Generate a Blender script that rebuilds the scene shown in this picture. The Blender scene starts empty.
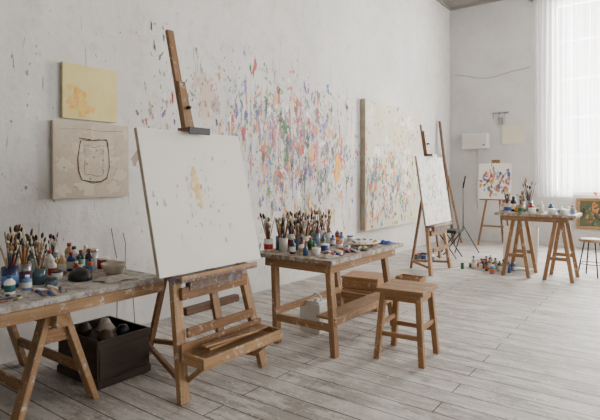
import bpy, bmesh, math, random
from mathutils import Vector, Matrix
random.seed(11)
V=Vector
scene=bpy.context.scene
R=random.uniform

# ------------------------------------------------------------------ materials
def lin(c):
    return tuple(((x/255)/12.92 if x/255<=.04045 else ((x/255+.055)/1.055)**2.4) for x in c)
def newmat(name):
    m=bpy.data.materials.new(name); m.use_nodes=True
    nt=m.node_tree; p=nt.nodes['Principled BSDF']
    return m,nt,p
def N(nt,t,**k):
    n=nt.nodes.new(t)
    for a,b in k.items(): setattr(n,a,b)
    return n
def mixc(nt,fac,a,b,mode='MIX'):
    n=N(nt,'ShaderNodeMix',data_type='RGBA',blend_type=mode)
    for s,v in ((n.inputs[0],fac),(n.inputs[6],a),(n.inputs[7],b)):
        if hasattr(v,'node'): nt.links.new(v,s)
        elif isinstance(v,(int,float)): s.default_value=v
        else: s.default_value=(*v,1)
    return n.outputs[2]
def math2(nt,op,a,b=0):
    n=N(nt,'ShaderNodeMath',operation=op)
    for s,v in ((n.inputs[0],a),(n.inputs[1],b)):
        if hasattr(v,'node'): nt.links.new(v,s)
        else: s.default_value=v
    return n.outputs[0]
def ramp(nt,src,a,b,ca=0,cb=1):
    n=N(nt,'ShaderNodeMapRange'); nt.links.new(src,n.inputs[0])
    n.inputs[1].default_value=a;n.inputs[2].default_value=b;n.inputs[3].default_value=ca;n.inputs[4].default_value=cb
    return n.outputs[0]
def noise(nt,scale,detail=4,vec=None,rough=.5,dist=0):
    n=N(nt,'ShaderNodeTexNoise'); n.inputs['Scale'].default_value=scale
    n.inputs['Detail'].default_value=detail; n.inputs['Roughness'].default_value=rough; n.inputs['Distortion'].default_value=dist
    if vec is not None: nt.links.new(vec,n.inputs['Vector'])
    return n
def coords(nt,kind='Object',scale=(1,1,1),loc=(0,0,0)):
    t=N(nt,'ShaderNodeTexCoord'); m=N(nt,'ShaderNodeMapping'); m.inputs['Scale'].default_value=scale; m.inputs['Location'].default_value=loc
    nt.links.new(t.outputs[kind],m.inputs['Vector']); return m.outputs[0]
def bump(nt,p,h,s=.2,d=.01):
    b=N(nt,'ShaderNodeBump'); b.inputs['Strength'].default_value=s; b.inputs['Distance'].default_value=d
    nt.links.new(h,b.inputs['Height']); nt.links.new(b.outputs[0],p.inputs['Normal'])
def plain(name,c,rough=.5,metal=0,var=.15,scale=30,trans=0):
    m,nt,p=newmat(name); c=lin(c)
    v=coords(nt); n=noise(nt,scale,3,v)
    dark=tuple(x*(1-var) for x in c); lite=tuple(min(1,x*(1+var)) for x in c)
    nt.links.new(mixc(nt,n.outputs[0],dark,lite),p.inputs['Base Color'])
    p.inputs['Roughness'].default_value=rough; p.inputs['Metallic'].default_value=metal
    if trans: p.inputs['Transmission Weight'].default_value=trans
    return m
def wood(name,c1,c2,stain=0.0,rough=.55,staincol=(205,198,190)):
    m,nt,p=newmat(name)
    v=coords(nt,'UV',(2.2,38,1)); n=noise(nt,1.3,6,v,.6,.6)
    v2=coords(nt,'UV',(1.2,5,1)); n2=noise(nt,1.5,4,v2,.6)
    c=mixc(nt,ramp(nt,n.outputs[0],.3,.7),lin(c1),lin(c2))
    c=mixc(nt,ramp(nt,n2.outputs[0],.42,.72,0,.5),c,tuple(x*.5 for x in lin(c1)))
    o=coords(nt)
    if stain>0:
        n3=noise(nt,16,6,o,.75); n4=noise(nt,48,3,o,.6)
        f=ramp(nt,n3.outputs[0],.64-.13*stain,.72-.1*stain,0,.8)
        c=mixc(nt,f,c,lin(staincol))
        n5=N(nt,'ShaderNodeTexVoronoi'); n5.inputs['Scale'].default_value=60; nt.links.new(o,n5.inputs['Vector'])
        hs=N(nt,'ShaderNodeHueSaturation'); hs.inputs['Saturation'].default_value=.85; hs.inputs['Value'].default_value=.45
        nt.links.new(n5.outputs['Color'],hs.inputs['Color'])
        f2=ramp(nt,n4.outputs[0],.68-.07*min(stain,1.2),.70-.07*min(stain,1.2))
        c=mixc(nt,f2,c,hs.outputs[0])
    nt.links.new(c,p.inputs['Base Color']); p.inputs['Roughness'].default_value=rough
    bump(nt,p,n.outputs[0],.15,.004)
    return m

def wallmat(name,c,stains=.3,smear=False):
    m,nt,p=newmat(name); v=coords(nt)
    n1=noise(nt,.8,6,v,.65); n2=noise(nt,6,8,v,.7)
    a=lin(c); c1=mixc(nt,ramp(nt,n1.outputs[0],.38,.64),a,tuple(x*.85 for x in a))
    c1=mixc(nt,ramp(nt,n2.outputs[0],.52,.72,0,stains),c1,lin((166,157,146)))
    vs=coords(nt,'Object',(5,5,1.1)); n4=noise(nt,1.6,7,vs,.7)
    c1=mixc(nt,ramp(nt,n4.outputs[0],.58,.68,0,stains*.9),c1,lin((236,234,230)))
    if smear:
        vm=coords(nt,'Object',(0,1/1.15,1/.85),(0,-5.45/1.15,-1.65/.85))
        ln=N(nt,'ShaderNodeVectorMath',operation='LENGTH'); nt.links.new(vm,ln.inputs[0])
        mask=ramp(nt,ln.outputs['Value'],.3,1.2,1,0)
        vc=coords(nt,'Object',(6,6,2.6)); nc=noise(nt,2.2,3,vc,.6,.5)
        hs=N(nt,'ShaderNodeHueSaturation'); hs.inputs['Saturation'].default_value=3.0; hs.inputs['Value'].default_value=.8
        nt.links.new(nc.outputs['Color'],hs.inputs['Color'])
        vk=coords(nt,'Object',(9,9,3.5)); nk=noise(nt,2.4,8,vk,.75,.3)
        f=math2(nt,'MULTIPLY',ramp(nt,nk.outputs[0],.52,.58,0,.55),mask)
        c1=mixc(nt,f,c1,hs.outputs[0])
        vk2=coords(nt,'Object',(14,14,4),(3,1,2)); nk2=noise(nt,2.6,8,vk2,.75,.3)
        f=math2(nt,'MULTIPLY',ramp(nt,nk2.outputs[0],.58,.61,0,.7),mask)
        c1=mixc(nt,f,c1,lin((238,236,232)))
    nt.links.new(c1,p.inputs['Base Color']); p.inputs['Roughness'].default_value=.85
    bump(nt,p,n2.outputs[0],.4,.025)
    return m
M_wall=wallmat('plaster_wall_white',(217,214,210),.45,True)
M_wallb=wallmat('plaster_wall_back',(209,207,205),.22)
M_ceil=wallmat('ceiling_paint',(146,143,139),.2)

def floormat():
    m,nt,p=newmat('worn_whitewashed_planks'); v=coords(nt)
    b=N(nt,'ShaderNodeTexBrick'); nt.links.new(v,b.inputs['Vector'])
    b.offset=.37; b.offset_frequency=2
    b.inputs['Scale'].default_value=1; b.inputs['Brick Width'].default_value=2.9; b.inputs['Row Height'].default_value=.17
    b.inputs['Mortar Size'].default_value=.005; b.inputs['Mortar Smooth'].default_value=.3
    b.inputs['Color1'].default_value=(*lin((186,180,174)),1); b.inputs['Color2'].default_value=(*lin((160,153,146)),1)
    b.inputs['Mortar'].default_value=(*lin((76,69,64)),1)
    vg=coords(nt,'Object',(1.2,18,1)); g=noise(nt,1.7,9,vg,.75,.4)
    c=mixc(nt,ramp(nt,g.outputs[0],.48,.66,0,.65),b.outputs['Color'],lin((114,104,95)))
    vp=coords(nt,'Object',(1.5,6,1)); n=noise(nt,1.6,9,vp,.75); c=mixc(nt,ramp(nt,n.outputs[0],.48,.56,0,.7),c,lin((210,206,200)))
    n2=noise(nt,3.4,9,v,.8); c=mixc(nt,ramp(nt,n2.outputs[0],.555,.635,0,.55),c,lin((114,104,95)))
    n3=noise(nt,30,4,v,.6); c=mixc(nt,ramp(nt,n3.outputs[0],.63,.65,0,.8),c,lin((230,228,224)))
    n6=noise(nt,34,4,v,.6,.5); c=mixc(nt,ramp(nt,n6.outputs[0],.67,.68,0,.7),c,lin((78,72,70)))
    mo=ramp(nt,b.outputs['Fac'],0,1,0,.85); c=mixc(nt,mo,c,lin((76,69,64)))
    nt.links.new(c,p.inputs['Base Color']); p.inputs['Roughness'].default_value=.6
    p.inputs['Specular IOR Level'].default_value=.35
    bump(nt,p,b.outputs['Fac'],-.5,.008)
    return m
M_floor=floormat()

M_pine=wood('pine_wood',(124,90,58),(168,128,86),.45)
M_oak=wood('easel_wood',(106,74,45),(150,110,70),.4)
M_oakl=wood('easel_wood_light',(134,100,65),(180,142,98),.5)
M_dark=wood('dark_wood',(74,50,34),(108,76,50),.1)
M_top=wood('painted_tabletop',(122,110,98),(154,142,128),1.75,.6,(190,187,182))
M_topm=wood('stained_tabletop',(118,94,70),(156,128,98),1.4,.6,(190,186,180))
M_stool=wood('stool_wood',(128,92,56),(172,128,82),.4)
M_crate=wood('dark_crate_wood',(46,34,27),(70,52,40),.0)
M_ledge=wood('paint_ledge_wood',(96,72,56),(134,106,84),1.1,.6,(120,130,156))

def canvasmat(name,c,c2,s=2.5,edge=.5):
    m,nt,p=newmat(name); v=coords(nt)
    n=noise(nt,s,6,v,.6); n2=noise(nt,260,2,v)
    k=mixc(nt,ramp(nt,n.outputs[0],.4,.72,0,edge),lin(c),lin(c2))
    nt.links.new(k,p.inputs['Base Color']); p.inputs['Roughness'].default_value=.85
    bump(nt,p,n2.outputs[0],.2,.002); return m
C_white=canvasmat('canvas_white',(231,228,221),(221,216,205))
C_yel=canvasmat('canvas_pale_yellow',(220,205,144),(204,187,122),4,.8)
C_beige=canvasmat('canvas_beige',(194,181,162),(174,159,138),4,.9)
C_cream=canvasmat('canvas_cream',(217,211,193),(197,188,162),2,.9)
C_side=canvasmat('canvas_edge',(176,164,144),(146,134,114),8,.8)

def colmat():
    m,nt,p=newmat('paint_marks'); a=N(nt,'ShaderNodeVertexColor'); a.layer_name='Col'
    v=coords(nt); n=noise(nt,70,3,v)
    c=mixc(nt,ramp(nt,n.outputs[0],.5,.85,0,.18),a.outputs[0],(.7,.68,.65))
    nt.links.new(c,p.inputs['Base Color']); p.inputs['Roughness'].default_value=.7; return m
M_paint=colmat()

PAL=[(180,22,16),(212,72,8),(230,154,0),(28,110,34),(0,94,78),(8,54,150),(36,98,186),(104,38,120),(34,34,40),(110,72,44),(194,70,84),(100,142,50),(240,238,232),(82,88,98),(224,134,20)]

# ------------------------------------------------------------------ builder
class B:
    def __init__(s):
        s.bm=bmesh.new(); s.uv=s.bm.loops.layers.uv.new('UVMap'); s.mats=[]
        s.col=s.bm.loops.layers.float_color.new('Col')
    def mi(s,m):
        if m not in s.mats: s.mats.append(m)
        return s.mats.index(m)
    def obox(s,c,a,b,d,mat,taper=1.0):
        c=V(c); i=s.mi(mat); off=R(0,20)
        vs={}
        for x in(-1,1):
            for y in(-1,1):
                for z in(-1,1):
                    t=taper if x>0 else 1
                    vs[x,y,z]=s.bm.verts.new(c+a*x+b*y*t+d*z*t)
        la,lb,ld=a.length,b.length,d.length
        F=[[(-1,-1,-1),(-1,-1,1),(-1,1,1),(-1,1,-1)],[(1,-1,-1),(1,1,-1),(1,1,1),(1,-1,1)],
           [(-1,-1,-1),(1,-1,-1),(1,-1,1),(-1,-1,1)],[(-1,1,-1),(-1,1,1),(1,1,1),(1,1,-1)],
           [(-1,-1,-1),(-1,1,-1),(1,1,-1),(1,-1,-1)],[(-1,-1,1),(1,-1,1),(1,1,1),(-1,1,1)]]
        flip=a.cross(b).dot(d)<0
        for f in F:
            ff=f[::-1] if flip else f
            fc=s.bm.faces.new([vs[k] for k in ff]); fc.material_index=i
            for l,k in zip(fc.loops,ff):
                l[s.uv].uv=(k[0]*la+off,k[1]*lb+k[2]*ld+off*.37)
    def box(s,c,size,mat,rz=0,M=None):
        ax=[V((size[0]/2,0,0)),V((0,size[1]/2,0)),V((0,0,size[2]/2))]
        Q=M if M is not None else Matrix.Rotation(rz,3,'Z')
        ax=[Q@x for x in ax]
        k=max(range(3),key=lambda i:ax[i].length)
        s.obox(c,ax[k],ax[(k+1)%3],ax[(k+2)%3],mat)
    def beam(s,p1,p2,w,t,mat,side=V((0,1,0)),taper=1.0):
        p1=V(p1);p2=V(p2);a=(p2-p1)/2; n=a.normalized()
        side=V(side); b=(side-n*side.dot(n)).normalized(); d=n.cross(b)
        s.obox((p1+p2)/2,a,b*w/2,d*t/2,mat,taper)
    def lathe(s,prof,c,mat,segs=16,M=None,sx=1,sy=1,smooth=True):
        c=V(c); i=s.mi(mat); rings=[]
        Q=M if M is not None else Matrix.Identity(3)
        for r,z in prof:
            if r<1e-6: rings.append([s.bm.verts.new(c+Q@V((0,0,z)))])
            else: rings.append([s.bm.verts.new(c+Q@V((r*sx*math.cos(2*math.pi*k/segs),r*sy*math.sin(2*math.pi*k/segs),z))) for k in range(segs)])
        def F(vs):
            try:
                f=s.bm.faces.new(vs); f.material_index=i; f.smooth=smooth
                for l in f.loops: l[s.uv].uv=(l.vert.co.z,l.vert.co.x+l.vert.co.y)
            except ValueError: pass
        for A,Bq in zip(rings,rings[1:]):
            for k in range(segs):
                k2=(k+1)%segs
                if len(A)==1 and len(Bq)==1: continue
                if len(A)==1: F([A[0],Bq[k2],Bq[k]])
                elif len(Bq)==1: F([A[k],A[k2],Bq[0]])
                else: F([A[k],A[k2],Bq[k2],Bq[k]])
        if len(rings[0])>1: F(rings[0][::-1])
        if len(rings[-1])>1: F(rings[-1])
    def rod(s,p1,p2,r1,r2,mat,segs=8):
        p1=V(p1);p2=V(p2);d=p2-p1
        Q=d.to_track_quat('Z','Y').to_matrix()
        s.lathe([(r1,0),(r2,d.length)],p1,mat,segs,Q)
    def tube(s,pts,r,mat,segs=6):
        pts=[V(p) for p in pts]; i=s.mi(mat); rings=[]
        for k,p in enumerate(pts):
            t=(pts[min(k+1,len(pts)-1)]-pts[max(k-1,0)]).normalized()
            ref=V((0,0,1)) if abs(t.z)<.9 else V((1,0,0))
            a=t.cross(ref).normalized(); b=t.cross(a)
            rings.append([s.bm.verts.new(p+(a*math.cos(2*math.pi*q/segs)+b*math.sin(2*math.pi*q/segs))*r) for q in range(segs)])
        for A,Bq in zip(rings,rings[1:]):
            for q in range(segs):
                f=s.bm.faces.new([A[q],Bq[q],Bq[(q+1)%segs],A[(q+1)%segs]]); f.material_index=i; f.smooth=True
        f=s.bm.faces.new(rings[0]); f.material_index=i
        f=s.bm.faces.new(rings[-1][::-1]); f.material_index=i
    def poly(s,pts,color,mat=None):
        i=s.mi(mat or M_paint)
        f=s.bm.faces.new([s.bm.verts.new(V(p)) for p in pts]); f.material_index=i
        for l in f.loops: l[s.col]=(*color,1)
    def finish(s,name,M=None,bevel=0,parent=None,origin=None):
        if M is not None: s.bm.transform(M)
        if origin is None:
            xs=[v.co.x for v in s.bm.verts];ys=[v.co.y for v in s.bm.verts];zs=[v.co.z for v in s.bm.verts]
            o=V(((min(xs)+max(xs))/2,(min(ys)+max(ys))/2,min(zs)))
        else: o=V(origin)
        s.bm.transform(Matrix.Translation(-o))
        s.bm.normal_update()
        me=bpy.data.meshes.new(name); s.bm.to_mesh(me); s.bm.free()
        for m in s.mats: me.materials.append(m)
        ob=bpy.data.objects.new(name,me); scene.collection.objects.link(ob); ob.location=o
        if bevel:
            md=ob.modifiers.new('bevel','BEVEL'); md.width=bevel; md.segments=2; md.limit_method='ANGLE'; md.angle_limit=math.radians(50)
        if parent:
            ob.parent=parent; ob.matrix_parent_inverse=Matrix.Translation(-parent.location)
        return ob
def T(x,y,z=0,rz=0): return Matrix.Translation((x,y,z))@Matrix.Rotation(rz,4,'Z')

def blob(b,o,ex,ey,n,u,v,ru,rv,col,jit=.4,k=9,ang=0):
    lift=R(.0008,.003); pts=[]
    if max(ru,rv)>.015: k=max(k,14); jit=max(jit,.5)
    for q in range(k):
        a=2*math.pi*q/k; rr=R(1-jit,1+jit)
        x=ru*rr*math.cos(a); y=rv*rr*math.sin(a)
        x,y=x*math.cos(ang)-y*math.sin(ang),x*math.sin(ang)+y*math.cos(ang)
        pts.append(o+ex*(u+x)+ey*(v+y)+n*lift)
    b.poly(pts,col)
def tint(c,wall,f):
    f*=.6
    return tuple(a*(1-f)+w*f for a,w in zip(lin(c),lin(wall)))

# ------------------------------------------------------------------ room shell
H=5.25; YB=11.25; XR=8.2; YF=-3.0; TH=.25
def slab(name,lo,hi,mat,holes=None,axis=None):
    b=B()
    if not holes:
        c=[(a+d)/2 for a,d in zip(lo,hi)]; b.box(c,[d-a for a,d in zip(lo,hi)],mat)
    else:
        ai=0 if axis=='x' else 1
        cur=lo[ai]
        def add(a0,a1,z0,z1):
            l=list(lo);h=list(hi); l[ai]=a0;h[ai]=a1;l[2]=z0;h[2]=z1
            b.box([(p+q)/2 for p,q in zip(l,h)],[q-p for p,q in zip(l,h)],mat)
        for a0,a1,z0,z1 in holes:
            add(cur,a0,lo[2],hi[2]); add(a0,a1,lo[2],z0); add(a0,a1,z1,hi[2]); cur=a1
        add(cur,hi[ai],lo[2],hi[2])
    return b.finish(name,origin=(0,0,0))
floor=slab('floor',(-TH,YF-TH,-.2),(XR+TH,YB+TH,0),M_floor)
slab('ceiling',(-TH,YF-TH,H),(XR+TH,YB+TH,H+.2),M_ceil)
wl=slab('wall_left',(-TH,YF,0),(0,YB,H),M_wall)
slab('wall_front',(-TH,YF-TH,0),(XR+TH,YF,H),M_wallb)
WB=(2.12,4.7,1.05,4.95)
slab('wall_back',(-TH,YB,0),(XR+TH,YB+TH,H),M_wallb,[WB],'x')
WR=[(-.6,1.4,.95,4.5),(2.8,4.8,.95,4.5),(6.2,8.2,.95,4.5)]
slab('wall_right',(XR,YF,0),(XR+TH,YB,H),M_wallb,WR,'y')

M_frame=plain('window_frame_paint',(218,218,216),.5,0,.04)
def window(name,axis,a0,a1,z0,z1,plane):
    b=B()
    def bx(u0,u1,w0,w1,d=.07):
        if axis=='x': b.box(((u0+u1)/2,plane,(w0+w1)/2),(u1-u0,d,w1-w0),M_frame)
        else: b.box((plane,(u0+u1)/2,(w0+w1)/2),(d,u1-u0,w1-w0),M_frame)
    t=.07
    bx(a0,a0+t,z0,z1);bx(a1-t,a1,z0,z1);bx(a0+t,a1-t,z0,z0+t);bx(a0+t,a1-t,z1-t,z1)
    for k in (1,2): 
        u=a0+(a1-a0)*k/3; bx(u-.02,u+.02,z0+t,z1-t,.045)
    for k in range(1,5):
        w=z0+(z1-z0)*k/5; bx(a0+t,a1-t,w-.018,w+.018,.04)
    return b.finish(name,bevel=.003)
window('window_1','x',*WB,YB+.14)
for k,w in enumerate(WR): window('window_%d'%(k+2),'y',*w,XR+.14)

b=B(); b.box((.025,(YF+YB)/2,H-.025),(.05,YB-YF,.05),M_ceil); b.finish('trim_1')
b=B(); b.box((XR/2,YB-.025,H-.025),(XR-.14,.05,.05),M_ceil); b.finish('trim_2')

mc,nt,p=newmat('sheer_curtain')
tr=N(nt,'ShaderNodeBsdfTranslucent'); tr.inputs[0].default_value=(.95,.95,.95,1)
tp=N(nt,'ShaderNodeBsdfTransparent'); m1=N(nt,'ShaderNodeMixShader'); m2=N(nt,'ShaderNodeMixShader')
p.inputs['Base Color'].default_value=(.88,.88,.88,1); p.inputs['Roughness'].default_value=.9
nt.links.new(p.outputs[0],m1.inputs[1]); nt.links.new(tr.outputs[0],m1.inputs[2]); m1.inputs[0].default_value=.6
vv=coords(nt,'Object',(60,1,.3)); nn=noise(nt,1.5,3,vv)
nt.links.new(ramp(nt,nn.outputs[0],.3,.7,.4,.75),m2.inputs[0])
nt.links.new(m1.outputs[0],m2.inputs[1]); nt.links.new(tp.outputs[0],m2.inputs[2])
nt.links.new(m2.outputs[0],nt.nodes['Material Output'].inputs['Surface'])
def curtain(x0,x1,z0,z1,y,n):
    b=B(); i=b.mi(mc); NX=n*10; NZ=14; g=[]
    for a in range(NX+1):
        row=[]
        for c in range(NZ+1):
            t=a/NX; s=c/NZ
            x=x0+(x1-x0)*t+.02*math.sin(s*5+t*9)*(1-s)
            yy=y+.035*math.sin(t*n*2*math.pi+.6*math.sin(s*3))*(.7+.4*(1-s))+.012*math.sin(t*n*4.7)
            row.append(b.bm.verts.new((x,yy,z0+(z1-z0)*s)))
        g.append(row)
    for a in range(NX):
        for c in range(NZ):
            f=b.bm.faces.new([g[a][c],g[a+1][c],g[a+1][c+1],g[a][c+1]]); f.smooth=True; f.material_index=i
    return b.finish('sheer_curtain')
curtain(1.82,2.5,1.0,5.02,YB-.1,7)
curtain(2.46,4.0,1.12,5.02,YB-.17,10)
M_metal=plain('steel',(150,150,152),.35,1,.08)
M_black=plain('black_metal',(32,32,34),.45,.3,.1)
b=B(); b.rod((1.7,YB-.13,5.04),(4.9,YB-.13,5.04),.014,.014,M_metal)
for x in(1.75,3.3,4.85): b.rod((x,YB-.13,5.04),(x,YB,5.04),.01,.01,M_metal)
b.finish('curtain_rod')

# ------------------------------------------------------------------ splatters on left wall
WC=(214,210,206)
b=B(); o=V((0,0,0)); ex=V((0,1,0)); ey=V((0,0,1)); n=V((1,0,0))
def wb(y,z,ru,rv,c,f=.2,**k): blob(b,o,ex,ey,n,y,z,ru,rv,tint(c,WC,f),**k)
def sz(m=.008,s=.6,lo=.003,hi=.045): return max(lo,min(hi,m*math.exp(random.gauss(0,s))))
def inzone(y,z): return 3.7<y<7.0 and .5<z<3.0
def splash(y,z,r,c,drips=2,f=.05):
    """one thrown splash: ragged core, satellite drops, running drips"""
    wb(y,z,r*R(.6,.9),r*R(.9,1.5),c,f+R(0,.1),k=22,jit=.55)
    for _ in range(int(8+r*160)):
        a=R(0,6.28); q=r*R(1,3.2); s=r*R(.06,.28); wb(y+q*math.cos(a)*.8,z+q*math.sin(a),s*R(.6,1),s*R(.9,2),c,f+R(0,.2),ang=R(-.6,.6))
    for _ in range(drips):
        L=R(2,7)*r; yy=y+R(-.6,.6)*r; w=R(.002,.005)
        b.poly([V((.0035,yy-w,z)),V((.0035,yy-w*.8,z-L*.6)),V((.0035,yy-w,z-L)),V((.0035,yy,z-L-w*2)),V((.0035,yy+w,z-L)),V((.0035,yy+w*.7,z-L*.5)),V((.0035,yy+w,z))],tint(c,WC,f+R(0,.2)))
for _ in range(150):
    cy=random.gauss(5.45,.75); cz=random.gauss(1.72,.42)
    if not inzone(cy,cz): continue
    cols=[random.choice(PAL)]*3+[random.choice(PAL)]; sp=R(.03,.14); f0=R(0.05,.5)
    for _ in range(random.randint(4,16)):
        r=sz(.0115)
        wb(random.gauss(cy,sp*.8),random.gauss(cz,sp*1.3),r*R(.5,1),r*R(.9,2.6),random.choice(cols),f0+R(0,.15),ang=R(-.4,.4))
for _ in range(700):
    y=random.gauss(5.42,.82); z=random.gauss(1.73,.5)
    if not inzone(y,z): continue
    r=sz(.0085); wb(y,z,r*R(.5,1),r*R(.8,2.6),random.choice(PAL),R(0.05,.5),ang=R(-.5,.5))
for _ in range(85):
    y=random.gauss(5.45,.75); z=random.gauss(1.85,.42)
    if inzone(y,z): splash(y,z,R(.014,.044),random.choice(PAL),random.randint(0,3),R(.0,.3))
for _ in range(160):
    y=random.gauss(5.4,.8); z=random.gauss(1.7,.5)
    if not inzone(y,z): continue
    wb(y,z,R(.002,.005),R(.05,.24),random.choice(PAL),R(.1,.5),jit=.5,k=14,ang=R(-.06,.06))
for _ in range(750):
    y=R(.2,7.2); z=random.gauss(1.8,.8)
    if z<.15 or z>4: continue
    r=sz(.0045,.45,.002,.012); wb(y,z,r*R(.5,1),r*R(.8,2.4),random.choice(PAL+[(120,116,112)]*20),R(.15,.55),ang=R(-.6,.6))
for _ in range(75):
    cy=R(2.9,5.0); cz=random.gauss(2.2,.34); c=random.choice(PAL+[(150,130,110)]*3)
    if cz>2.85: continue
    for _ in range(random.randint(3,9)):
        r=sz(.0075); wb(random.gauss(cy,.07),random.gauss(cz,.11),r*R(.5,1),r*R(.8,2.8),c,R(.1,.45),ang=R(-.5,.5))
for _ in range(80):
    y=R(1.6,5.0); z=R(.3,3.0)
    wb(y,z,R(.002,.004),R(.03,.12),random.choice([(140,136,130),(120,114,108),(236,234,230)]),R(.25,.6),jit=.5,k=12,ang=R(-.2,.2))
for (y,z,ru,rv,c,f) in [(6.44,1.6,.09,.17,(236,160,0),.0),(6.40,1.42,.05,.1,(232,176,30),.1),
    (3.75,2.3,.12,.2,(190,160,134),.6),(3.9,2.22,.06,.1,(156,112,84),.6),(3.62,2.42,.07,.08,(190,160,130),.6),(3.7,2.18,.05,.06,(208,126,50),.5),
    (5.75,1.75,.03,.14,(230,160,0),.2),(6.0,1.9,.06,.07,(240,238,235),0),(4.95,1.4,.05,.1,(60,110,180),.5),(5.85,2.05,.05,.06,(230,110,0),.1)]:
    wb(y,z,ru,rv,c,f,k=24,jit=.5)
for (y,z,r,c) in [(5.14,2.08,.075,(20,96,50)),(5.2,1.9,.05,(16,100,70)),(5.05,2.18,.04,(14,70,50)),(5.9,2.35,.036,(186,24,16)),(4.7,1.75,.04,(214,94,16)),(4.6,2.2,.034,(10,56,144)),
    (5.6,1.5,.045,(100,44,116)),(6.7,1.35,.05,(66,120,56)),(4.35,1.95,.036,(180,24,18)),(5.4,2.4,.044,(226,106,6)),(6.2,2.1,.045,(228,150,0)),(5.5,2.0,.036,(184,24,18)),(6.55,1.95,.034,(184,24,18)),(5.3,1.6,.045,(0,92,80)),(6.1,1.5,.04,(10,64,154)),(4.9,1.95,.034,(10,64,154)),(3.3,2.25,.018,(184,46,26)),(3.95,2.55,.02,(218,146,10))]:
    splash(y,z,r,c,4)
b.finish('paint_splatters',parent=wl,origin=(0,0,0))

# ------------------------------------------------------------------ canvases
def canvas(name,w,h,t,mat,marks,M):
    b=B()
    b.box((t/2,0,h/2),(t,w,h),mat)
    for s in(-1,1): b.box((t*.45,s*(w/2+.0015),h/2),(t*.86,.003,h*.995),C_side)
    for z in [h*k/6 for k in range(1,6)]:
        for s in(-1,1): b.box((t*.5,s*(w/2+.004),z),(.006,.003,.006),M_metal)
    b2=b
    def mk(u,v,ru,rv,c,f=0,base=(217,211,193),**k):
        u=max(-w/2+ru*1.5,min(w/2-ru*1.5,u)); v=max(rv*1.5,min(h-rv*1.5,v))
        if ru*1.5>w/2 or rv*1.5>h/2: return
        blob(b2,V((t,0,0)),V((0,1,0)),V((0,0,1)),V((1,0,0)),u,v,ru,rv,tint(c,base,f),**k)
    marks(mk,w,h,b2,t)
    return b.finish(name,M)
def strip(b,pts,wd,col,t):
    for (u0,v0),(u1,v1) in zip(pts,pts[1:]):
        d=V((u1-u0,v1-v0)); 
        if d.length<1e-6: continue
        nn=V((-d.y,d.x)).normalized()*wd*R(.6,1.3); L=R(.003,.0036)
        b.poly([V((t+L,u0-nn.x,v0-nn.y)),V((t+L,u1-nn.x,v1-nn.y)),V((t+L,u1+nn.x,v1+nn.y)),V((t+L,u0+nn.x,v0+nn.y))],col)

def mk_yel(mk,w,h,b,t):
    for _ in range(34): mk(random.gauss(-.1,.045),random.gauss(.14,.06),R(.008,.03),R(.01,.04),random.choice([(226,150,20),(222,168,60),(230,186,86)]),R(.2,.8),(220,205,144),k=12,jit=.45)
canvas('yellow_canvas',.5,.46,.035,C_yel,mk_yel,T(0.01,2.39,1.90))
def mk_sk(mk,w,h,b,t):
    for _ in range(60): mk(R(-w/2,w/2),R(0,h),R(.02,.07),R(.02,.06),random.choice([(182,166,146),(204,192,174),(172,154,132)]),R(.6,1),(194,181,162),k=14,jit=.4)
    # loose squarish vase outline with a rim, drawn in several wandering passes
    for rep in range(3):
        c=lin(random.choice([(90,68,50),(104,82,62),(70,56,46)])); j=lambda:R(-.007,.007)
        cor=[(-.115,.49),(-.13,.43),(-.14,.33),(-.135,.22),(-.10,.15),(-.02,.13),(.07,.135),(.13,.17),(.15,.26),(.145,.38),(.13,.49)]
        pts=[(u+j(),v+j()) for u,v in cor]; strip(b,pts,.0032,c,t)
        pts=[(-.13+.026*k+j()*.5,.495+.008*math.sin(k*.8+rep)+j()*.5) for k in range(11)]; strip(b,pts,.003,c,t)
    c=lin((110,88,68))
    strip(b,[(-.09+.019*k,.44+.01*math.sin(k*.9)) for k in range(11)],.002,c,t)
    for x in(-.08,.09): strip(b,[(x+R(-.006,.006),.2+.055*k+R(-.005,.005)) for k in range(5)],.0018,c,t)
    strip(b,[(-.08+.018*k,.19+.008*math.sin(k*.7)) for k in range(10)],.0018,c,t)
    strip(b,[(-.3,.57),(-.1,.585),(.1,.575),(.28,.59)],.0018,lin((120,100,80)),t)
    for _ in range(20): mk(random.gauss(0,.12),random.gauss(.3,.12),R(.004,.012),R(.004,.012),(120,100,80),R(.5,1),(194,181,162))
canvas('sketch_canvas',.70,.64,.035,C_beige,mk_sk,T(0.01,2.41,1.235))

def mk_big(mk,w,h,b,t):
    for _ in range(150): mk(R(-w/2,w/2),R(0,h),R(.03,.12),R(.03,.14),random.choice([(202,191,160),(234,229,217),(198,182,140),(208,198,152),(192,197,190)]),R(.4,.9),k=14,jit=.45)
    for _ in range(110):
        cu=random.gauss(-.1,.52); cv=abs(random.gauss(.85,.48)); cs=[random.choice(PAL)]*3+[random.choice(PAL)]; f0=R(0.05,.5)
        for _ in range(random.randint(3,10)): mk(random.gauss(cu,.07),random.gauss(cv,.09),R(.005,.024),R(.01,.048),random.choice(cs),f0+R(0,.15),ang=R(-.6,.6))
    for _ in range(85): mk(random.gauss(-.75,.12),R(.2,1.2),R(.01,.042),R(.03,.09),random.choice([(20,74,160),(10,104,70),(188,30,22),(220,126,16),(60,120,44)]),R(.05,.35))
    for _ in range(125): mk(random.gauss(.05,.5),random.gauss(.8,.32),R(.01,.04),R(.03,.085),random.choice([(20,74,160),(10,104,70),(192,34,40),(220,126,16),(60,120,44),(230,228,222)]),R(.05,.4),ang=R(-.5,.5))
    for _ in range(50): mk(random.gauss(.3,.4),random.gauss(1.5,.3),R(.008,.03),R(.02,.06),random.choice([(216,160,50),(124,150,80),(186,60,50),(110,110,110)]),R(.3,.8),ang=R(-.5,.5))
canvas('abstract_painting',2.1,2.14,.085,C_cream,mk_big,T(0.012,8.17,.535))

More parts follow.
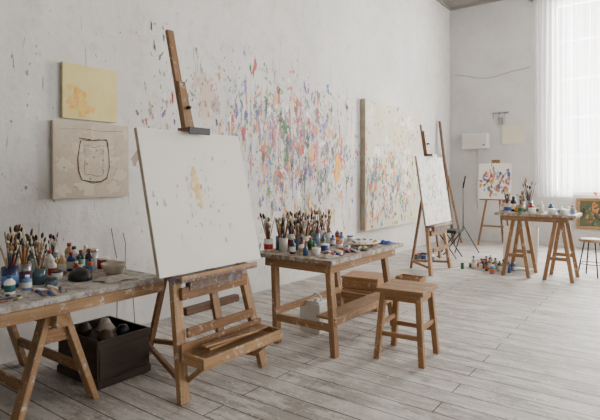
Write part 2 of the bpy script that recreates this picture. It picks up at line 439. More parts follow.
LEAN=math.atan(.25)
def leanM(x,y,z,lean=LEAN,rz=0):
    return Matrix.Translation((x,y,z))@Matrix.Rotation(rz,4,'Z')@Matrix.Rotation(-lean,4,'Y')
def mk_main(mk,w,h,b,t):
    W=(231,228,221)
    for _ in range(34): mk(random.gauss(-.05,.025),random.gauss(.58,.06),R(.004,.016),R(.008,.03),random.choice([(232,190,70),(238,208,110),(228,180,50)]),R(.2,.7),W,k=12,jit=.5)
    for _ in range(50): mk(random.gauss(-.08,.16),random.gauss(.47,.15),R(.003,.009),R(.006,.022),random.choice([(232,200,100),(196,188,168),(210,160,90),(160,158,154),(90,124,150)]),R(.4,.8),W)
    for y,z in [(-.03,.78),(.02,.7),(.17,.44),(-.12,.3)]: mk(y,z,.004,.006,(186,40,30),.1,W)
canvas('easel_canvas',.95,.985,.03,C_white,mk_main,leanM(1.475,2.455,.776))

def mk_e2(mk,w,h,b,t):
    W=(231,228,221)
    for _ in range(240): mk(random.gauss(0,.25),random.gauss(.5,.24),R(.004,.016),R(.006,.04),random.choice(PAL+[(130,130,130)]*8),R(.3,1),W)
canvas('studio_canvas',1.0,1.0,.03,C_white,mk_e2,leanM(1.27,7.2,.716,math.atan(.15)))

# ------------------------------------------------------------------ easels
def easel(name,M,slope,ztray,ztop,cz,shelf=True,rear=-.77):
    b=B(); xl=lambda z:-slope*(z-ztray)
    bk=-.062
    b.beam((xl(.2)+bk,0,.2),(xl(ztop)+bk,0,ztop),.062,.03,M_oak)
    for s in(-1,1):
        b.beam((xl(0)+bk-.02,s*.38,0),(xl(ztray)+bk,s*.31,ztray),.07,.045,M_oakl)
        b.beam((xl(ztray)+bk,s*.31,ztray),(xl(ztray+.62)+bk,s*.16,ztray+.62),.05,.03,M_oak)
        b.beam((xl(.12)+bk-.02,s*.35,.1),(rear+.03,s*.03,.12),.035,.03,M_oak,side=V((0,0,1)))
    for z,hh in((ztray-.12,.08),(ztray-.36,.06),(ztray+.55,.06)):
        wdt=.62 if z<ztray else .36
        b.beam((xl(z)+bk+.035,-wdt/2,z),(xl(z)+bk+.035,wdt/2,z),hh,.025,M_oak,side=V((0,0,1)))
    b.box((.0,0,ztray-.022),(.14,.72,.026),M_ledge)
    b.box((.065,0,ztray-.004),(.014,.72,.026),M_oakl)
    b.box((.0,0,ztray-.07),(.05,.5,.07),M_ledge)
    b.beam((xl(cz+.04)-.028,0,cz+.04),(xl(cz+.40)-.028,0,cz+.40),.09,.03,M_oak,taper=.72)
    b.box((xl(cz)+.012,0.0,cz+.03),(.12,.2,.028),M_dark)
    b.box((xl(cz)+.075,0.0,cz+.022),(.012,.2,.05),M_black)
    b.rod((xl(cz+.2)-.01,0,cz+.2),(xl(cz+.2)+.03,0,cz+.2),.014,.012,M_black)
    b.beam((xl(ztray+.75)+bk-.03,0,ztray+.75),(rear,.01,0.0),.05,.032,M_oak)
    if shelf:
        z=.27; x0=xl(z)+bk+.02; x1=x0+.20
        b.box(((x0+x1)/2,0,z),(x1-x0,.72,.018),M_oakl)
        b.box((x1,0,z+.005),(.02,.76,.07),M_oakl)
        b.box((x0,0,z+.035),(.02,.76,.11),M_oak)
        for s in(-1,1):
            b.box(((x0+x1)/2,s*.37,z+.01),(x1-x0,.02,.07),M_oakl)
            b.beam((x1-.03,s*.33,z-.02),(x0-.02,s*.33,.1),.03,.03,M_oakl)
        b.box((x0+.08,0.03,z+.055),(.10,.6,.016),M_oak,rz=.05)
        b.box((x0+.12,-.05,z+.072),(.05,.46,.014),M_oakl,rz=-.1)
        b.rod((x0+.08,-.25,z+.085),(x0+.14,.1,z+.085),.006,.005,M_dark)
        b.box((xl(.5)+bk-.04,0,.52),(.05,.5,.05),M_dark)
    for v in b.bm.verts:
        if v.co.z<.0: v.co.z=0
    return b.finish(name,M,bevel=.004)
easel('wooden_easel',T(1.5,2.455),.25,.772,2.52,1.72)
easel('wooden_easel',T(1.295,7.2),.15,.712,2.2,1.705,shelf=False,rear=-.45)

# ------------------------------------------------------------------ tables
def work_table():
    b=B(); x0,x1,y0,y1,z=1.14,1.95,3.25,4.55,.76
    n=4; w=(x1-x0)/n
    for k in range(n): b.box((x0+w*(k+.5),(y0+y1)/2,z-.0175),(w-.003,y1-y0,.035),M_topm)
    for x in(x0+.09,x1-.07): b.box((x,(y0+y1)/2,z-.035-.04),(.028,y1-y0-.14,.08),M_pine)
    for y in(y0+.07,y1-.12): b.box(((x0+x1)/2,y,z-.035-.04),(x1-x0-.17,.03,.08),M_pine)
    ft={}
    for i,(y,yf) in enumerate(((y0+.1,y0+.06),(y1-.27,y1-.2))):
        for j,(x,xf) in enumerate(((x0+.16,x0+.22),(x1-.09,x1-.01))):
            b.beam((xf,yf,0),(x,y,z-.035),.06,.05,M_pine); ft[i,j]=(xf,yf)
        zz=.22
        b.beam((ft[i,0][0],yf,zz),(ft[i,1][0]-.01,yf,zz),.06,.03,M_pine,side=V((0,0,1)))
    for j in(0,1):
        b.beam((ft[0,j][0]-.01,ft[0,j][1],.27),(ft[1,j][0]-.01,ft[1,j][1],.27),.06,.03,M_pine,side=V((0,0,1)))
    b.box((ft[0,1][0]-.11,(y0+y1)/2-.05,.265+.02),(.16,y1-y0-.25,.02),M_pine)
    for v in b.bm.verts:
        if v.co.z<.03: v.co.z=0
    return b.finish('work_table',bevel=.004)
work_table()

def left_table():
    b=B(); x0,x1,y0,y1,z=.04,1.2,-.4,2.25,.72
    n=5; w=(x1-x0)/n
    for k in range(n): b.box((x0+w*(k+.5),(y0+y1)/2,z-.018),(w-.002,y1-y0,.036),M_top)
    b.box((x1-.012,(y0+y1)/2,z-.036-.035),(.03,y1-y0,.07),M_oakl)
    b.box((x0+.014,(y0+y1)/2,z-.036-.03),(.028,y1-y0,.06),M_pine)
    b.box(((x0+x1)/2,y1-.014,z-.066),(x1-x0-.06,.028,.06),M_pine)
    for yc in(1.55,.1):
        b.box(((x0+x1)/2,yc,z-.036-.07-.045),(x1-x0-.08,.085,.09),M_pine)
        for x in(.18,1.05):
            for s in(-1,1):
                b.beam((x+.03*(1 if x>.5 else -1),yc+s*.24,0),(x,yc+s*.045,z-.11),.085,.04,M_oakl,side=V((1,0,0)))
            b.box((x,yc,z-.26),(.03,.22,.09),M_pine)
        for s in (-1,1): b.box(((.18+1.05)/2,yc+s*.185,.2),(.9,.025,.06),M_pine)
    for v in b.bm.verts:
        if v.co.z<.03: v.co.z=0
    return b.finish('paint_table',bevel=.004)
left_table()

def back_table():
    b=B(); x0,x1,y0,y1,z=2.02,3.06,7.42,8.02,.90
    for k in range(4): b.box(((x0+x1)/2,y0+.15*(k+.5),z-.02),(x1-x0,.148,.04),M_topm)
    b.box(((x0+x1)/2,y0+.05,z-.075),(x1-x0-.2,.03,.07),M_pine)
    b.box(((x0+x1)/2,y1-.05,z-.075),(x1-x0-.2,.03,.07),M_pine)
    for x in(x0+.28,x1-.22):
        b.box((x,(y0+y1)/2,z-.075),(.05,y1-y0-.13,.07),M_pine)
        for s in(-1,1):
            b.beam((x+s*.17,y0+.06,0),(x+s*.03,y0+.1,z-.04),.05,.04,M_pine,side=V((1,0,0)))
            b.beam((x+s*.17,y1-.06,0),(x+s*.03,y1-.1,z-.04),.05,.04,M_pine,side=V((1,0,0)))
        b.box((x,y0+.07,.3),(.26,.025,.05),M_pine); b.box((x,y1-.07,.3),(.26,.025,.05),M_pine)
    for v in b.bm.verts:
        if v.co.z<.03: v.co.z=0
    return b.finish('side_table',bevel=.004)
back_table()

def stool(name,M,w,d,h,sp=.03,mat=M_stool):
    b=B()
    for k in range(3): b.box((0,-d/2+d/3*(k+.5),h-.018),(w,d/3-.002,.036),mat)
    for sx in(-1,1):
        for sy in(-1,1):
            b.beam((sx*(w/2-.045+sp),sy*(d/2-.045+sp),0),(sx*(w/2-.05),sy*(d/2-.05),h-.036),.045,.045,mat)
    for s in(-1,1):
        b.box((0,s*(d/2-.045),h-.066),(w-.12,.022,.06),mat); b.box((s*(w/2-.045),0,h-.066),(.022,d-.12,.06),mat)
        b.box((0,s*(d/2-.03),h*.36),(w-.06,.022,.035),mat); b.box((s*(w/2-.03),0,h*.48),(.022,d-.06,.035),mat)
    for v in b.bm.verts:
        if v.co.z<.02: v.co.z=0
    return b.finish(name,M,bevel=.004)
stool('wooden_stool',T(2.38,3.68,0,.08),.38,.38,.555,.035)
b=B(); w,d,h=.40,.34,.34
for k in range(3):
    z=.055+.11*k
    for s in(-1,1):
        b.box((0,s*(d/2-.009),z),(w,.018,.104),M_stool); b.box((s*(w/2-.009),0,z),(.018,d-.036,.104),M_stool)
for sx in(-1,1):
    for sy in(-1,1): b.box((sx*(w/2-.035),sy*(d/2-.035),h/2-.006),(.034,.034,h-.02),M_pine)
b.box((0,0,h-.004),(w+.02,d+.02,.02),M_stool)
b.finish('wooden_box',T(1.38,4.80,0,.15),bevel=.003)

# ------------------------------------------------------------------ small things
M_tin=plain('tin_can',(148,148,146),.35,.9,.1)
M_gl=[plain('jar_'+str(i),c,.2,0,.1) for i,c in enumerate([(136,150,144),(176,172,162),(84,104,116),(150,136,108),(206,203,196),(62,82,92)])]
M_navy=plain('navy_tin',(26,34,70),.35,.2,.2)
M_hand=[plain('brush_handle_'+str(i),c,.4,0,.1) for i,c in enumerate([(100,60,30),(156,106,58),(44,32,26),(130,30,22),(28,48,84),(176,146,96),(54,44,38)])]
M_ferr=plain('ferrule',(166,160,140),.3,.9,.05)
M_brist=[plain('bristle_'+str(i),c,.8,0,.2) for i,c in enumerate([(176,150,110),(72,48,32),(34,28,28),(206,194,168),(126,96,68)])]
PM=[plain('paint_col_'+str(i),c,.35,0,.08) for i,c in enumerate([(156,34,28),(204,96,34),(216,164,40),(44,100,62),(30,84,86),(24,52,120),(210,206,196),(96,62,98),(34,32,36),(176,144,108),(216,213,206),(80,124,172)])]
M_label=plain('paper_label',(212,206,192),.7,0,.08)
M_cap=[plain('cap_'+str(i),c,.4) for i,c in enumerate([(226,226,222),(30,30,34),(156,34,28),(40,70,130)])]

def add_jar(b,x,y,z,r,h,mat,neck=False):
    t=.003
    if neck: prof=[(r*.9,0),(r,.006),(r,h*.75),(r*.78,h*.85),(r*.8,h),(r*.8-t,h),(r*.76-t,h*.85),(r-t,h*.73),(r-t,.01),(0,.01)]
    else: prof=[(r*.94,0),(r,.004),(r*.98,h*.5),(r,h),(r-t,h),(r*.98-t,h*.5),(r-t,.01),(0,.01)]
    b.lathe(prof,(x,y,z),mat,18)
def add_brush(b,p,dirv,L):
    p=V(p); d=V(dirv).normalized(); h=random.choice(M_hand); br=random.choice(M_brist); s=R(.8,1.5)
    Q=d.to_track_quat('Z','Y').to_matrix()
    b.lathe([(.0022*s,0),(.0036*s,L*.4),(.0042*s,L*.68),(.003*s,L*.76)],p,h,6,Q)
    b.lathe([(.0036*s,L*.75),(.0042*s,L*.86)],p,M_ferr,6,Q)
    fl=R(1,2.2)
    b.lathe([(.0042*s,L*.86),(.0062*s,L*.92),(.0045*s,L*.97),(.0008,L)],p,br,6,Q,sx=fl,sy=.8)
def brush_jar(x,y,z,r,h,mat,nb,L=(.2,.3),neck=False,name='jar_of_brushes'):
    b=B(); add_jar(b,x,y,z,r,h,mat,neck)
    if random.random()<.6: b.lathe([(r*1.01,h*.2),(r*1.012,h*.21),(r*1.012,h*.6),(r*1.01,h*.61)],(x,y,z),random.choice([M_label]+PM),18)
    for _ in range(nb):
        a=R(0,6.28); q=r*.55; k=R(.1,.32)
        add_brush(b,(x-math.cos(a)*q*.5,y-math.sin(a)*q*.5,z+.014),(math.cos(a)*k,math.sin(a)*k,1),R(*L))
    b.finish(name)
def add_bottle(b,x,y,z,r,h,mat,cap):
    b.lathe([(r*.92,0),(r,.005),(r,h*.62),(r*.9,h*.7),(r*.45,h*.8),(r*.42,h*.86)],(x,y,z),mat,16)
    b.lathe([(r*.5,h*.85),(r*.52,h*.86),(r*.5,h*.99),(r*.42,h)],(x,y,z),cap,14)
    b.lathe([(r*1.01,h*.15),(r*1.015,h*.16),(r*1.015,h*.5),(r*1.01,h*.51)],(x,y,z),M_label if random.random()<.6 else random.choice(PM),16)
def bottle(x,y,z,r,h,mat=None,name='paint_bottle'):
    b=B(); add_bottle(b,x,y,z,r,h,mat or random.choice(PM),random.choice(M_cap)); b.finish(name)
def add_tub(b,x,y,z,r,h,mat,cap):
    b.lathe([(r*.9,0),(r*.96,.004),(r,h*.85)],(x,y,z),mat,18)
    b.lathe([(r*1.05,h*.84),(r*1.06,h*.86),(r*1.06,h*.98),(r,h)],(x,y,z),cap,18)
def tub(x,y,z,r,h,mat,cap,name='paint_tub'):
    b=B(); add_tub(b,x,y,z,r,h,mat,cap); b.finish(name)
def add_tube(b,x,y,z,ang,L,mat):
    i=b.mi(mat); segs=10; rings=[]
    ca,sa=math.cos(ang),math.sin(ang); r=L*.13
    for t,ry,rz in [(0,.55,.55),(.02,1,1),(.3,1.02,.9),(.6,1.1,.6),(.9,1.25,.15),(1,1.25,.12)]:
        ring=[]
        for k in range(segs):
            a=2*math.pi*k/segs; lx=t*L; ly=r*ry*math.cos(a); lz=r*rz*math.sin(a)+r*rz+ .0005
            ring.append(b.bm.verts.new((x+lx*ca-ly*sa,y+lx*sa+ly*ca,z+lz)))
        rings.append(ring)
    for A,C in zip(rings,rings[1:]):
        for k in range(segs):
            f=b.bm.faces.new([A[k],A[(k+1)%segs],C[(k+1)%segs],C[k]]); f.material_index=i; f.smooth=True
    f=b.bm.faces.new(rings[-1]);f.material_index=i
    Q=V((-ca,-sa,0)).to_track_quat('Z','Y').to_matrix()
    b.lathe([(r*.55,0),(r*.5,.014)],(x,y,z+r*.9),random.choice(M_cap),10,Q)
def rag(name,x,y,z,w,d,mat,hgt=.03):
    b=B(); i=b.mi(mat); n=14; g=[]
    ph=[R(0,6) for _ in range(4)]
    for a in range(n+1):
        row=[]
        for c in range(n+1):
            u=a/n-.5; v=c/n-.5
            e=max(0,1-(u*u+v*v)*3.2)
            zz=.002+hgt*e*(.6+.25*math.sin(u*13+ph[0]+v*4)+.25*math.sin(v*15+ph[1]-u*6))
            row.append(b.bm.verts.new((x+w*u*(1+.1*math.sin(v*9+ph[2])),y+d*v*(1+.1*math.sin(u*8+ph[3])),z+max(.002,zz))))
        g.append(row)
    for a in range(n):
        for c in range(n):
            f=b.bm.faces.new([g[a][c],g[a+1][c],g[a+1][c+1],g[a][c+1]]); f.smooth=True; f.material_index=i
    o=b.finish(name); md=o.modifiers.new('solid','SOLIDIFY'); md.thickness=.002; md.offset=1
M_ragw=plain('rag_cloth',(176,166,154),.9,0,.3,12)
M_ragb=plain('rag_blue',(36,78,150),.9,0,.3,12)
M_plaster=plain('white_plastic',(206,203,196),.4,0,.05)
M_ceram=plain('ceramic',(180,170,152),.35,0,.12)

# --- middle table items
zt=.76
for (x,y,r,h,nb) in [(1.22,3.36,.04,.11,10),(1.34,3.42,.038,.12,11),(1.24,3.50,.042,.12,14),(1.37,3.58,.04,.1,11),(1.24,3.65,.045,.13,16),(1.36,3.73,.042,.11,13),(1.23,3.82,.045,.12,16),
        (1.35,3.9,.04,.12,13),(1.24,3.99,.045,.13,15),(1.36,4.08,.04,.11,11),(1.24,4.17,.04,.12,11)]:
    brush_jar(x,y,zt,r,h,random.choice(M_gl+[M_tin]),nb,(.22,.35))
for (x,y,r,h) in [(1.47,3.38,.026,.12),(1.54,3.42,.03,.1),(1.48,3.5,.025,.13),(1.46,3.66,.028,.11),(1.49,3.82,.024,.12),(1.62,3.36,.022,.09),(1.48,4.0,.028,.1),(1.5,4.12,.024,.12),(1.24,4.3,.03,.13),(1.36,4.28,.03,.09),(1.58,3.54,.022,.1),(1.26,4.43,.028,.1)]:
    bottle(x,y,zt,r,h)
tub(1.66,3.46,zt,.034,.055,M_plaster,M_cap[0]); tub(1.6,3.68,zt,.036,.06,PM[5],M_cap[0]); tub(1.6,3.92,zt,.034,.05,PM[6],PM[0]); tub(1.42,4.42,zt,.036,.05,PM[6],M_cap[3])
b=B()
for _ in range(34):
    add_tube(b,R(1.66,1.84),R(3.5,4.0),zt,R(0,6.28),R(.07,.11),random.choice(PM+[M_tin]*3))
b.finish('paint_tubes')
b=B()
b.lathe([(.15,0),(.155,.004),(.15,.008)],(1.72,4.18,zt+.03),M_label,24,sx=.9,sy=1.25)
for k in range(11):
    a=k*.55; b.lathe([(.018,0),(.014,.006),(.003,.011)],(1.72+.1*math.cos(a),4.18+.14*math.sin(a),zt+.037),PM[k%len(PM)],10)
for dx,dy in((-.05,0),(.05,.06),(.03,-.08)): b.lathe([(.01,0),(.01,.031)],(1.72+dx,4.18+dy,zt),M_hand[1],8)
b.finish('paint_palette')
rag('blue_rag',1.80,4.43,zt+.001,.14,.16,M_ragb,.03)
rag('cleaning_rag',1.56,4.40,zt+.001,.16,.16,M_ragw,.04)
rag('cleaning_rag',1.82,3.4,zt+.001,.14,.15,M_ragw,.025)

b=B(); cx,cy=1.42,3.80
b.box((cx,cy,.13),(.22,.20,.26),M_plaster)
b.box((cx,cy,.268),(.17,.15,.02),M_plaster)
b.rod((cx+.04,cy-.05,.27),(cx+.04,cy-.05,.305),.025,.025,M_plaster,14)
b.tube([(cx-.06,cy+.05,.27),(cx-.06,cy+.05,.31),(cx-.02,cy+.03,.33),(cx+.04,cy+.02,.31),(cx+.05,cy+.02,.27)],.009,M_plaster,8)
b.box((cx+.112,cy,.14),(.003,.13,.12),M_label)
b.finish('plastic_canister',bevel=.012)

# --- left table items
zt=.72
brush_jar(.72,1.44,zt,.05,.13,M_navy,16,(.24,.36))
brush_jar(.60,1.58,zt,.045,.12,M_tin,14,(.24,.35))
brush_jar(.50,1.72,zt,.045,.12,M_gl[0],12,(.22,.32))
brush_jar(.76,1.60,zt,.04,.1,M_gl[5],8,(.2,.28))
brush_jar(.36,1.62,zt,.05,.13,M_gl[3],14,(.24,.36))
brush_jar(.34,1.90,zt,.04,.12,M_gl[2],6,(.2,.28))
for (x,y,r,h,m) in [(.62,1.76,.028,.13,PM[6]),(.56,1.86,.03,.15,PM[9]),(.5,1.96,.028,.14,PM[5]),(.6,1.96,.03,.12,PM[3]),(.46,2.06,.03,.14,PM[4]),(.57,2.06,.027,.16,PM[8]),(.68,1.90,.022,.1,PM[0]),(.36,2.06,.032,.16,PM[10]),(.67,2.01,.02,.1,PM[1]),(.9,1.36,.03,.11,PM[10]),(.86,1.48,.026,.09,PM[11]),
    (.30,2.19,.03,.15,PM[6]),(.22,2.1,.035,.17,PM[9]),(.24,1.98,.03,.13,PM[2]),(.42,1.84,.028,.16,M_gl[4]),(.24,1.8,.035,.15,M_gl[5])]:
    bottle(x,y,zt,r,h,m)
tub(.58,2.17,zt,.045,.08,PM[0],M_cap[0]); tub(.72,1.74,zt,.036,.06,M_plaster,M_cap[1]); tub(.88,1.62,zt,.035,.05,M_gl[5],M_cap[1]); tub(.70,2.17,zt,.04,.08,M_gl[4],PM[6]); tub(.43,2.17,zt,.045,.13,M_gl[4],M_ferr)
b=B(); b.lathe([(.05,0),(.055,.005),(.085,.06),(.088,.075),(.082,.075),(.05,.012),(0,.01)],(.84,2.09,zt),M_ceram,24); b.finish('ceramic_bowl')
b=B(); b.lathe([(.075,0),(.08,.01),(.075,.04),(.055,.065),(.025,.08),(0,.084)],(.85,1.83,zt),M_black,22,sx=1.15,sy=.9)
b.finish('black_sanding_block')
b=B()
for _ in range(8): add_tube(b,R(.92,1.08),R(1.45,1.7) ,zt,R(-.5,1.5),R(.07,.11),random.choice(PM+[M_tin]*3))
b.finish('paint_tubes')
rag('cleaning_rag',1.04,1.97,zt+.001,.18,.22,M_ragw,.03)
b=B()
for _ in range(7):
    add_brush(b,(R(1.0,1.12),R(1.1,1.2),zt+.008),(R(-.3,.2),1,0),R(.18,.26))
b.finish('loose_brushes')

b=B(); x0,x1,y0,y1,h=.5,1.0,1.87,2.27,.32
b.box(((x0+x1)/2,(y0+y1)/2,.012),(x1-x0,y1-y0,.02),M_crate)
for y in(y0,y1): b.box(((x0+x1)/2,y,h/2),(x1-x0,.014,h),M_crate)
for x in(x0,x1): b.box((x,(y0+y1)/2,h/2),(.014,y1-y0-.014,h),M_crate)
for x in(x0-.004,x1+.004):
    b.box((x,(y0+y1)/2,h-.03),(.022,y1-y0+.02,.05),M_crate); b.box((x,(y0+y1)/2,.03),(.022,y1-y0+.02,.05),M_crate)
for y in(y0-.004,y1+.004):
    b.box(((x0+x1)/2,y,h-.03),(x1-x0+.02,.022,.05),M_crate)
for v in b.bm.verts: v.co.z=max(0,v.co.z)
b.box(((x0+x1)/2,(y0+y1)/2,.25),(x1-x0-.04,y1-y0-.04,.02),M_crate)
for (x,y,r,m) in [(.6,2.0,.06,M_crate),(.72,2.1,.07,M_ragw),(.88,2.0,.06,M_dark),(.86,2.15,.05,M_black),(.62,2.16,.05,M_ceram)]:
    b.lathe([(0,0),(r*.8,.01),(r,.04),(r*.6,.08),(0,.09)],(x,y,.26),m,11)
b.finish('storage_box',bevel=.003)
M_cable=plain('cable_rubber',(60,58,58),.6)
M_cableg=plain('cable_grey',(150,148,146),.6)
b=B()
b.tube([(.02,2.6,.95),(.03,2.62,.8),(.04,2.66,.6),(.05,2.64,.35),(.1,2.6,.02)],.004,M_cable)
b.tube([(.02,2.72,.9),(.03,2.74,.8),(.035,2.73,.6),(.05,2.8,.35),(.12,2.78,.02),(.3,2.7,.012)],.004,M_cable)
b.finish('hanging_cables')

# ------------------------------------------------------------------ back area
b=B(); b.box((.6,YB-.07,2.19),(.56,.14,.34),M_frame); b.box((.6,YB-.145,2.19),(.5,.012,.28),M_plaster); b.box((.8,YB-.155,2.1),(.03,.01,.03),M_black)
b.tube([(.62,YB-.02,2.02),(.63,YB-.03,1.6),(.6,YB-.03,1.1),(.63,YB-.03,.7)],.006,M_cableg)
b.finish('wall_cabinet',bevel=.006)
b=B(); b.box((1.37,YB-.012,2.3),(.46,.02,.4),C_cream); b.box((1.37,YB-.024,2.3),(.42,.004,.36),C_cream); b.finish('pinned_canvas')
b=B(); b.box((1.1,YB-.012,2.78),(.34,.022,.035),M_metal)
for x in(.98,1.1,1.22):
    b.tube([(x,YB-.02,2.78),(x,YB-.08,2.76),(x,YB-.10,2.70),(x,YB-.07,2.66)],.008,M_metal,8)
b.box((1.12,YB-.05,2.6),(.1,.03,.14),M_tin); b.finish('wall_hook_rack')
b=B(); pts=[]
for k in range(25):
    t=k/24; pts.append((.1+1.6*t,YB-.008,3.72-.14*math.sin(math.pi*t)+.02*math.sin(t*11)))
b.tube(pts,.006,M_cableg); b.finish('wall_cable')

b=B(); b.beam((.42,10.3,0),(.06,10.45,2.6),.09,.03,M_dark,side=V((0,1,0)))
b.beam((.5,10.55,0),(.07,10.62,1.9),.07,.025,M_oak,side=V((0,1,0)))
for v in b.bm.verts: v.co.z=max(0,v.co.z)
b.finish('leaning_planks',bevel=.003)

b=B(); c=V((.95,9.3,0))
for k in range(3):
    a=k*2.09+.3; b.rod(c+V((.28*math.cos(a),.28*math.sin(a),0)),c+V((0,0,.5)),.01,.01,M_black)
b.rod(c+V((0,0,.4)),c+V((0,0,1.3)),.010,.008,M_black); b.rod(c+V((0,0,1.2)),c+V((.05,-.02,1.42)),.015,.015,M_black)
for v in b.bm.verts: v.co.z=max(0,v.co.z)
b.finish('tripod_stand')
b=B(); c=V((.95,8.6,0))
b.box(c+V((0,0,.46)),(.34,.34,.05),M_black)
for s in(-1,1):
    b.beam(c+V((-.17,s*.15,0)),c+V((.15,s*.15,.44)),.025,.02,M_black); b.beam(c+V((.17,s*.15,0)),c+V((-.15,s*.15,.44)),.025,.02,M_black)
b.rod(c+V((-.04,-.15,.18)),c+V((-.04,.15,.18)),.01,.01,M_black)
for v in b.bm.verts: v.co.z=max(0,v.co.z)
b.finish('folding_stool',bevel=.004)

c=V((1.2,10.55,0)); b=B()
b.beam(c+V((-.32,-.12,0)),c+V((-.05,.05,1.75)),.04,.025,M_oak,side=V((1,0,0)))
b.beam(c+V((.32,-.12,0)),c+V((.05,.05,1.75)),.04,.025,M_oak,side=V((1,0,0)))
b.beam(c+V((0,.55,0)),c+V((0,.08,1.72)),.04,.025,M_oak,side=V((1,0,0)))
b.box(c+V((0,.01,1.72)),(.16,.06,.06),M_oak); b.box(c+V((0,-.06,.94)),(.6,.08,.025),M_oak); b.box(c+V((0,-.055,.4)),(.5,.02,.04),M_oak)
for v in b.bm.verts: v.co.z=max(0,v.co.z)
b.finish('tripod_easel',bevel=.003)
def mk_sm(mk,w,h,b,t):
    for _ in range(170): mk(random.gauss(0,.17),random.gauss(.34,.15),R(.008,.028),R(.012,.05),random.choice([(192,30,30),(14,100,56),(222,144,16),(24,80,152),(196,66,90),(70,60,50),(230,228,222),(228,226,220)]),R(.05,.4))
canvas('colourful_painting',.62,.72,.025,C_white,mk_sm,Matrix.Translation((1.2,10.47,.955))@Matrix.Rotation(-math.pi/2,4,'Z')@Matrix.Rotation(-.03,4,'Y'))

zt=.90; b=B()
for (x,y,r,h,m) in [(2.1,7.64,.05,.16,PM[9]),(2.2,7.78,.045,.22,M_black),(2.32,7.8,.04,.3,PM[8]),(2.46,7.68,.04,.14,PM[0]),(2.54,7.8,.045,.1,PM[10]),(2.6,7.65,.035,.16,PM[10]),(2.7,7.78,.04,.13,PM[4]),(2.28,7.66,.035,.1,PM[1]),(2.84,7.7,.045,.1,PM[10]),(2.98,7.72,.03,.12,PM[9])]:
    add_bottle(b,x,y,zt,r,h,m,random.choice(M_cap))
for (x,y) in [(2.5,7.55),(2.75,7.56),(2.9,7.56)]: add_tub(b,x,y,zt,.05,.07,PM[10],M_cap[0])
b.finish('paint_bottles')
brush_jar(2.18,7.52,zt,.05,.13,M_gl[1],12,(.25,.34)); brush_jar(2.36,7.53,zt,.045,.12,M_gl[3],10,(.22,.3)); brush_jar(2.38,7.93,zt,.05,.16,M_tin,18,(.34,.52))
rag('cleaning_rag',2.88,7.9,zt+.001,.24,.18,M_plaster,.09)
b=B(); b.box((2.2,8.2,.33),(.5,.03,.62),C_white,M=Matrix.Rotation(-.12,3,'X')); b.box((2.2,8.225,.33),(.44,.02,.56),M_pine,M=Matrix.Rotation(-.12,3,'X'))
b.finish('blank_canvas')
b=B(); placed=[]
while len(placed)<26:
    x=random.gauss(1.9,.2); y=random.gauss(7.88,.16)
    if not(1.5<x<2.2 and 7.5<y<8.1): continue
    if any((x-a)**2+(y-c_)**2<.0062 for a,c_ in placed): continue
    placed.append((x,y))
    if R(0,1)<.5: add_tub(b,x,y,0,R(.026,.038),R(.06,.12),random.choice(PM+M_gl*4),random.choice(M_cap+M_gl))
    else: add_bottle(b,x,y,0,R(.022,.036),R(.1,.22),random.choice(PM+M_gl*5),random.choice(M_cap))
b.finish('floor_paint_bottles')
b=B(); c=(1.22,6.35,0)
b.box((c[0],c[1],.008),(.34,.2,.014),M_stool)
for s in(-1,1): b.box((c[0],c[1]+s*.1,.03),(.34,.012,.06),M_stool); b.box((c[0]+s*.17,c[1],.03),(.012,.2,.06),M_stool)
for v in b.bm.verts: v.co.z=max(0,v.co.z)
for k in range(6): add_brush(b,(c[0]-.12+R(0,.03),c[1]-.06+.022*k,.03),(1,R(-.1,.1),.05),.22)
b.finish('tool_tray')
b=B()
for k,(x,y) in enumerate([(.62,7.9),(.72,8.02),(.6,8.12),(.78,7.86),(.86,8.0)]): add_tub(b,x,y,0,.05,R(.09,.16),random.choice(PM+M_gl),random.choice(M_cap))
b.finish('paint_pots')

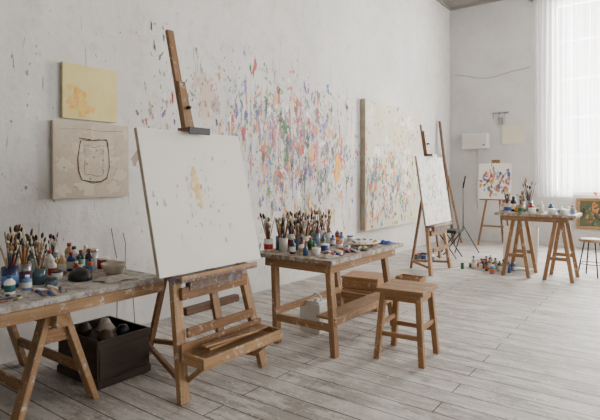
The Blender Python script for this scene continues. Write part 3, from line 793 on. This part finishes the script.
b=B(); x0,x1,z0,z1=2.56,3.16,.38,.99
y=YB-.03
for (cx,cz,sx,sz_) in [((x0+x1)/2,z0+.03,x1-x0,.06),((x0+x1)/2,z1-.03,x1-x0,.06),(x0+.03,(z0+z1)/2,.06,z1-z0-.12),(x1-.03,(z0+z1)/2,.06,z1-z0-.12)]:
    b.box((cx,y,cz),(sx,.05,sz_),M_oakl)
b.box(((x0+x1)/2,y+.01,(z0+z1)/2),(x1-x0-.1,.02,z1-z0-.1),plain('painting_ground',(84,92,66),.7,0,.5,8))
for _ in range(60):
    blob(b,V(((x0+x1)/2,y,(z0+z1)/2)),V((1,0,0)),V((0,0,1)),V((0,-1,0)),random.gauss(0,.1),random.gauss(0,.12),R(.01,.035),R(.01,.05),lin(random.choice([(186,96,44),(196,130,66),(56,76,56),(100,110,80),(50,50,42)])))
b.finish('framed_painting',bevel=.003)

b=B(); c=V((3.16,8.16,0)); hh=.52
b.lathe([(.0,hh-.03),(.15,hh-.03),(.165,hh-.015),(.165,hh),(.15,hh+.012),(0,hh+.014)],c,M_oakl,28)
for k in range(4):
    a=k*math.pi/2+.5; d=V((math.cos(a),math.sin(a),0)); b.rod(c+d*.19,c+d*.1+V((0,0,hh-.028)),.01,.01,M_black)
ring=[c+V((.155*math.cos(q*.2618),.155*math.sin(q*.2618),.18)) for q in range(25)]
b.tube(ring,.006,M_black)
for v in b.bm.verts: v.co.z=max(0,v.co.z)
b.finish('round_metal_stool')

# ------------------------------------------------------------------ lights
def area(name,loc,rot,sx,sy,power,col=(1,1,1)):
    l=bpy.data.lights.new(name,'AREA'); l.shape='RECTANGLE'; l.size=sx; l.size_y=sy; l.energy=power; l.color=col
    o=bpy.data.objects.new(name,l); o.location=loc; o.rotation_euler=rot; scene.collection.objects.link(o)
area('window_daylight_back',(3.41,YB+.6,2.95),(math.radians(-90),0,0),3.2,4.2,1500,(1,.985,.96))
for k,((a0,a1,z0,z1),pw) in enumerate(zip(WR,(30,150,315))):
    area('window_daylight_%d'%k,(XR+.32,(a0+a1)/2,(z0+z1)/2),(0,math.radians(90),0),3.5,1.95,pw,(1,.97,.93))
w=bpy.data.worlds.new('sky'); scene.world=w; w.use_nodes=True
bg=w.node_tree.nodes['Background']; bg.inputs[0].default_value=(1,.99,.98,1); bg.inputs[1].default_value=1.1

# ------------------------------------------------------------------ camera
cd=bpy.data.cameras.new('camera'); cam=bpy.data.objects.new('camera',cd); scene.collection.objects.link(cam)
cam.location=(4.05,0,1.42); cam.rotation_euler=(math.radians(90),0,math.radians(36.5))
cd.lens=30; cd.sensor_width=36; cd.shift_y=-34/600; cd.clip_end=60
scene.camera=cam
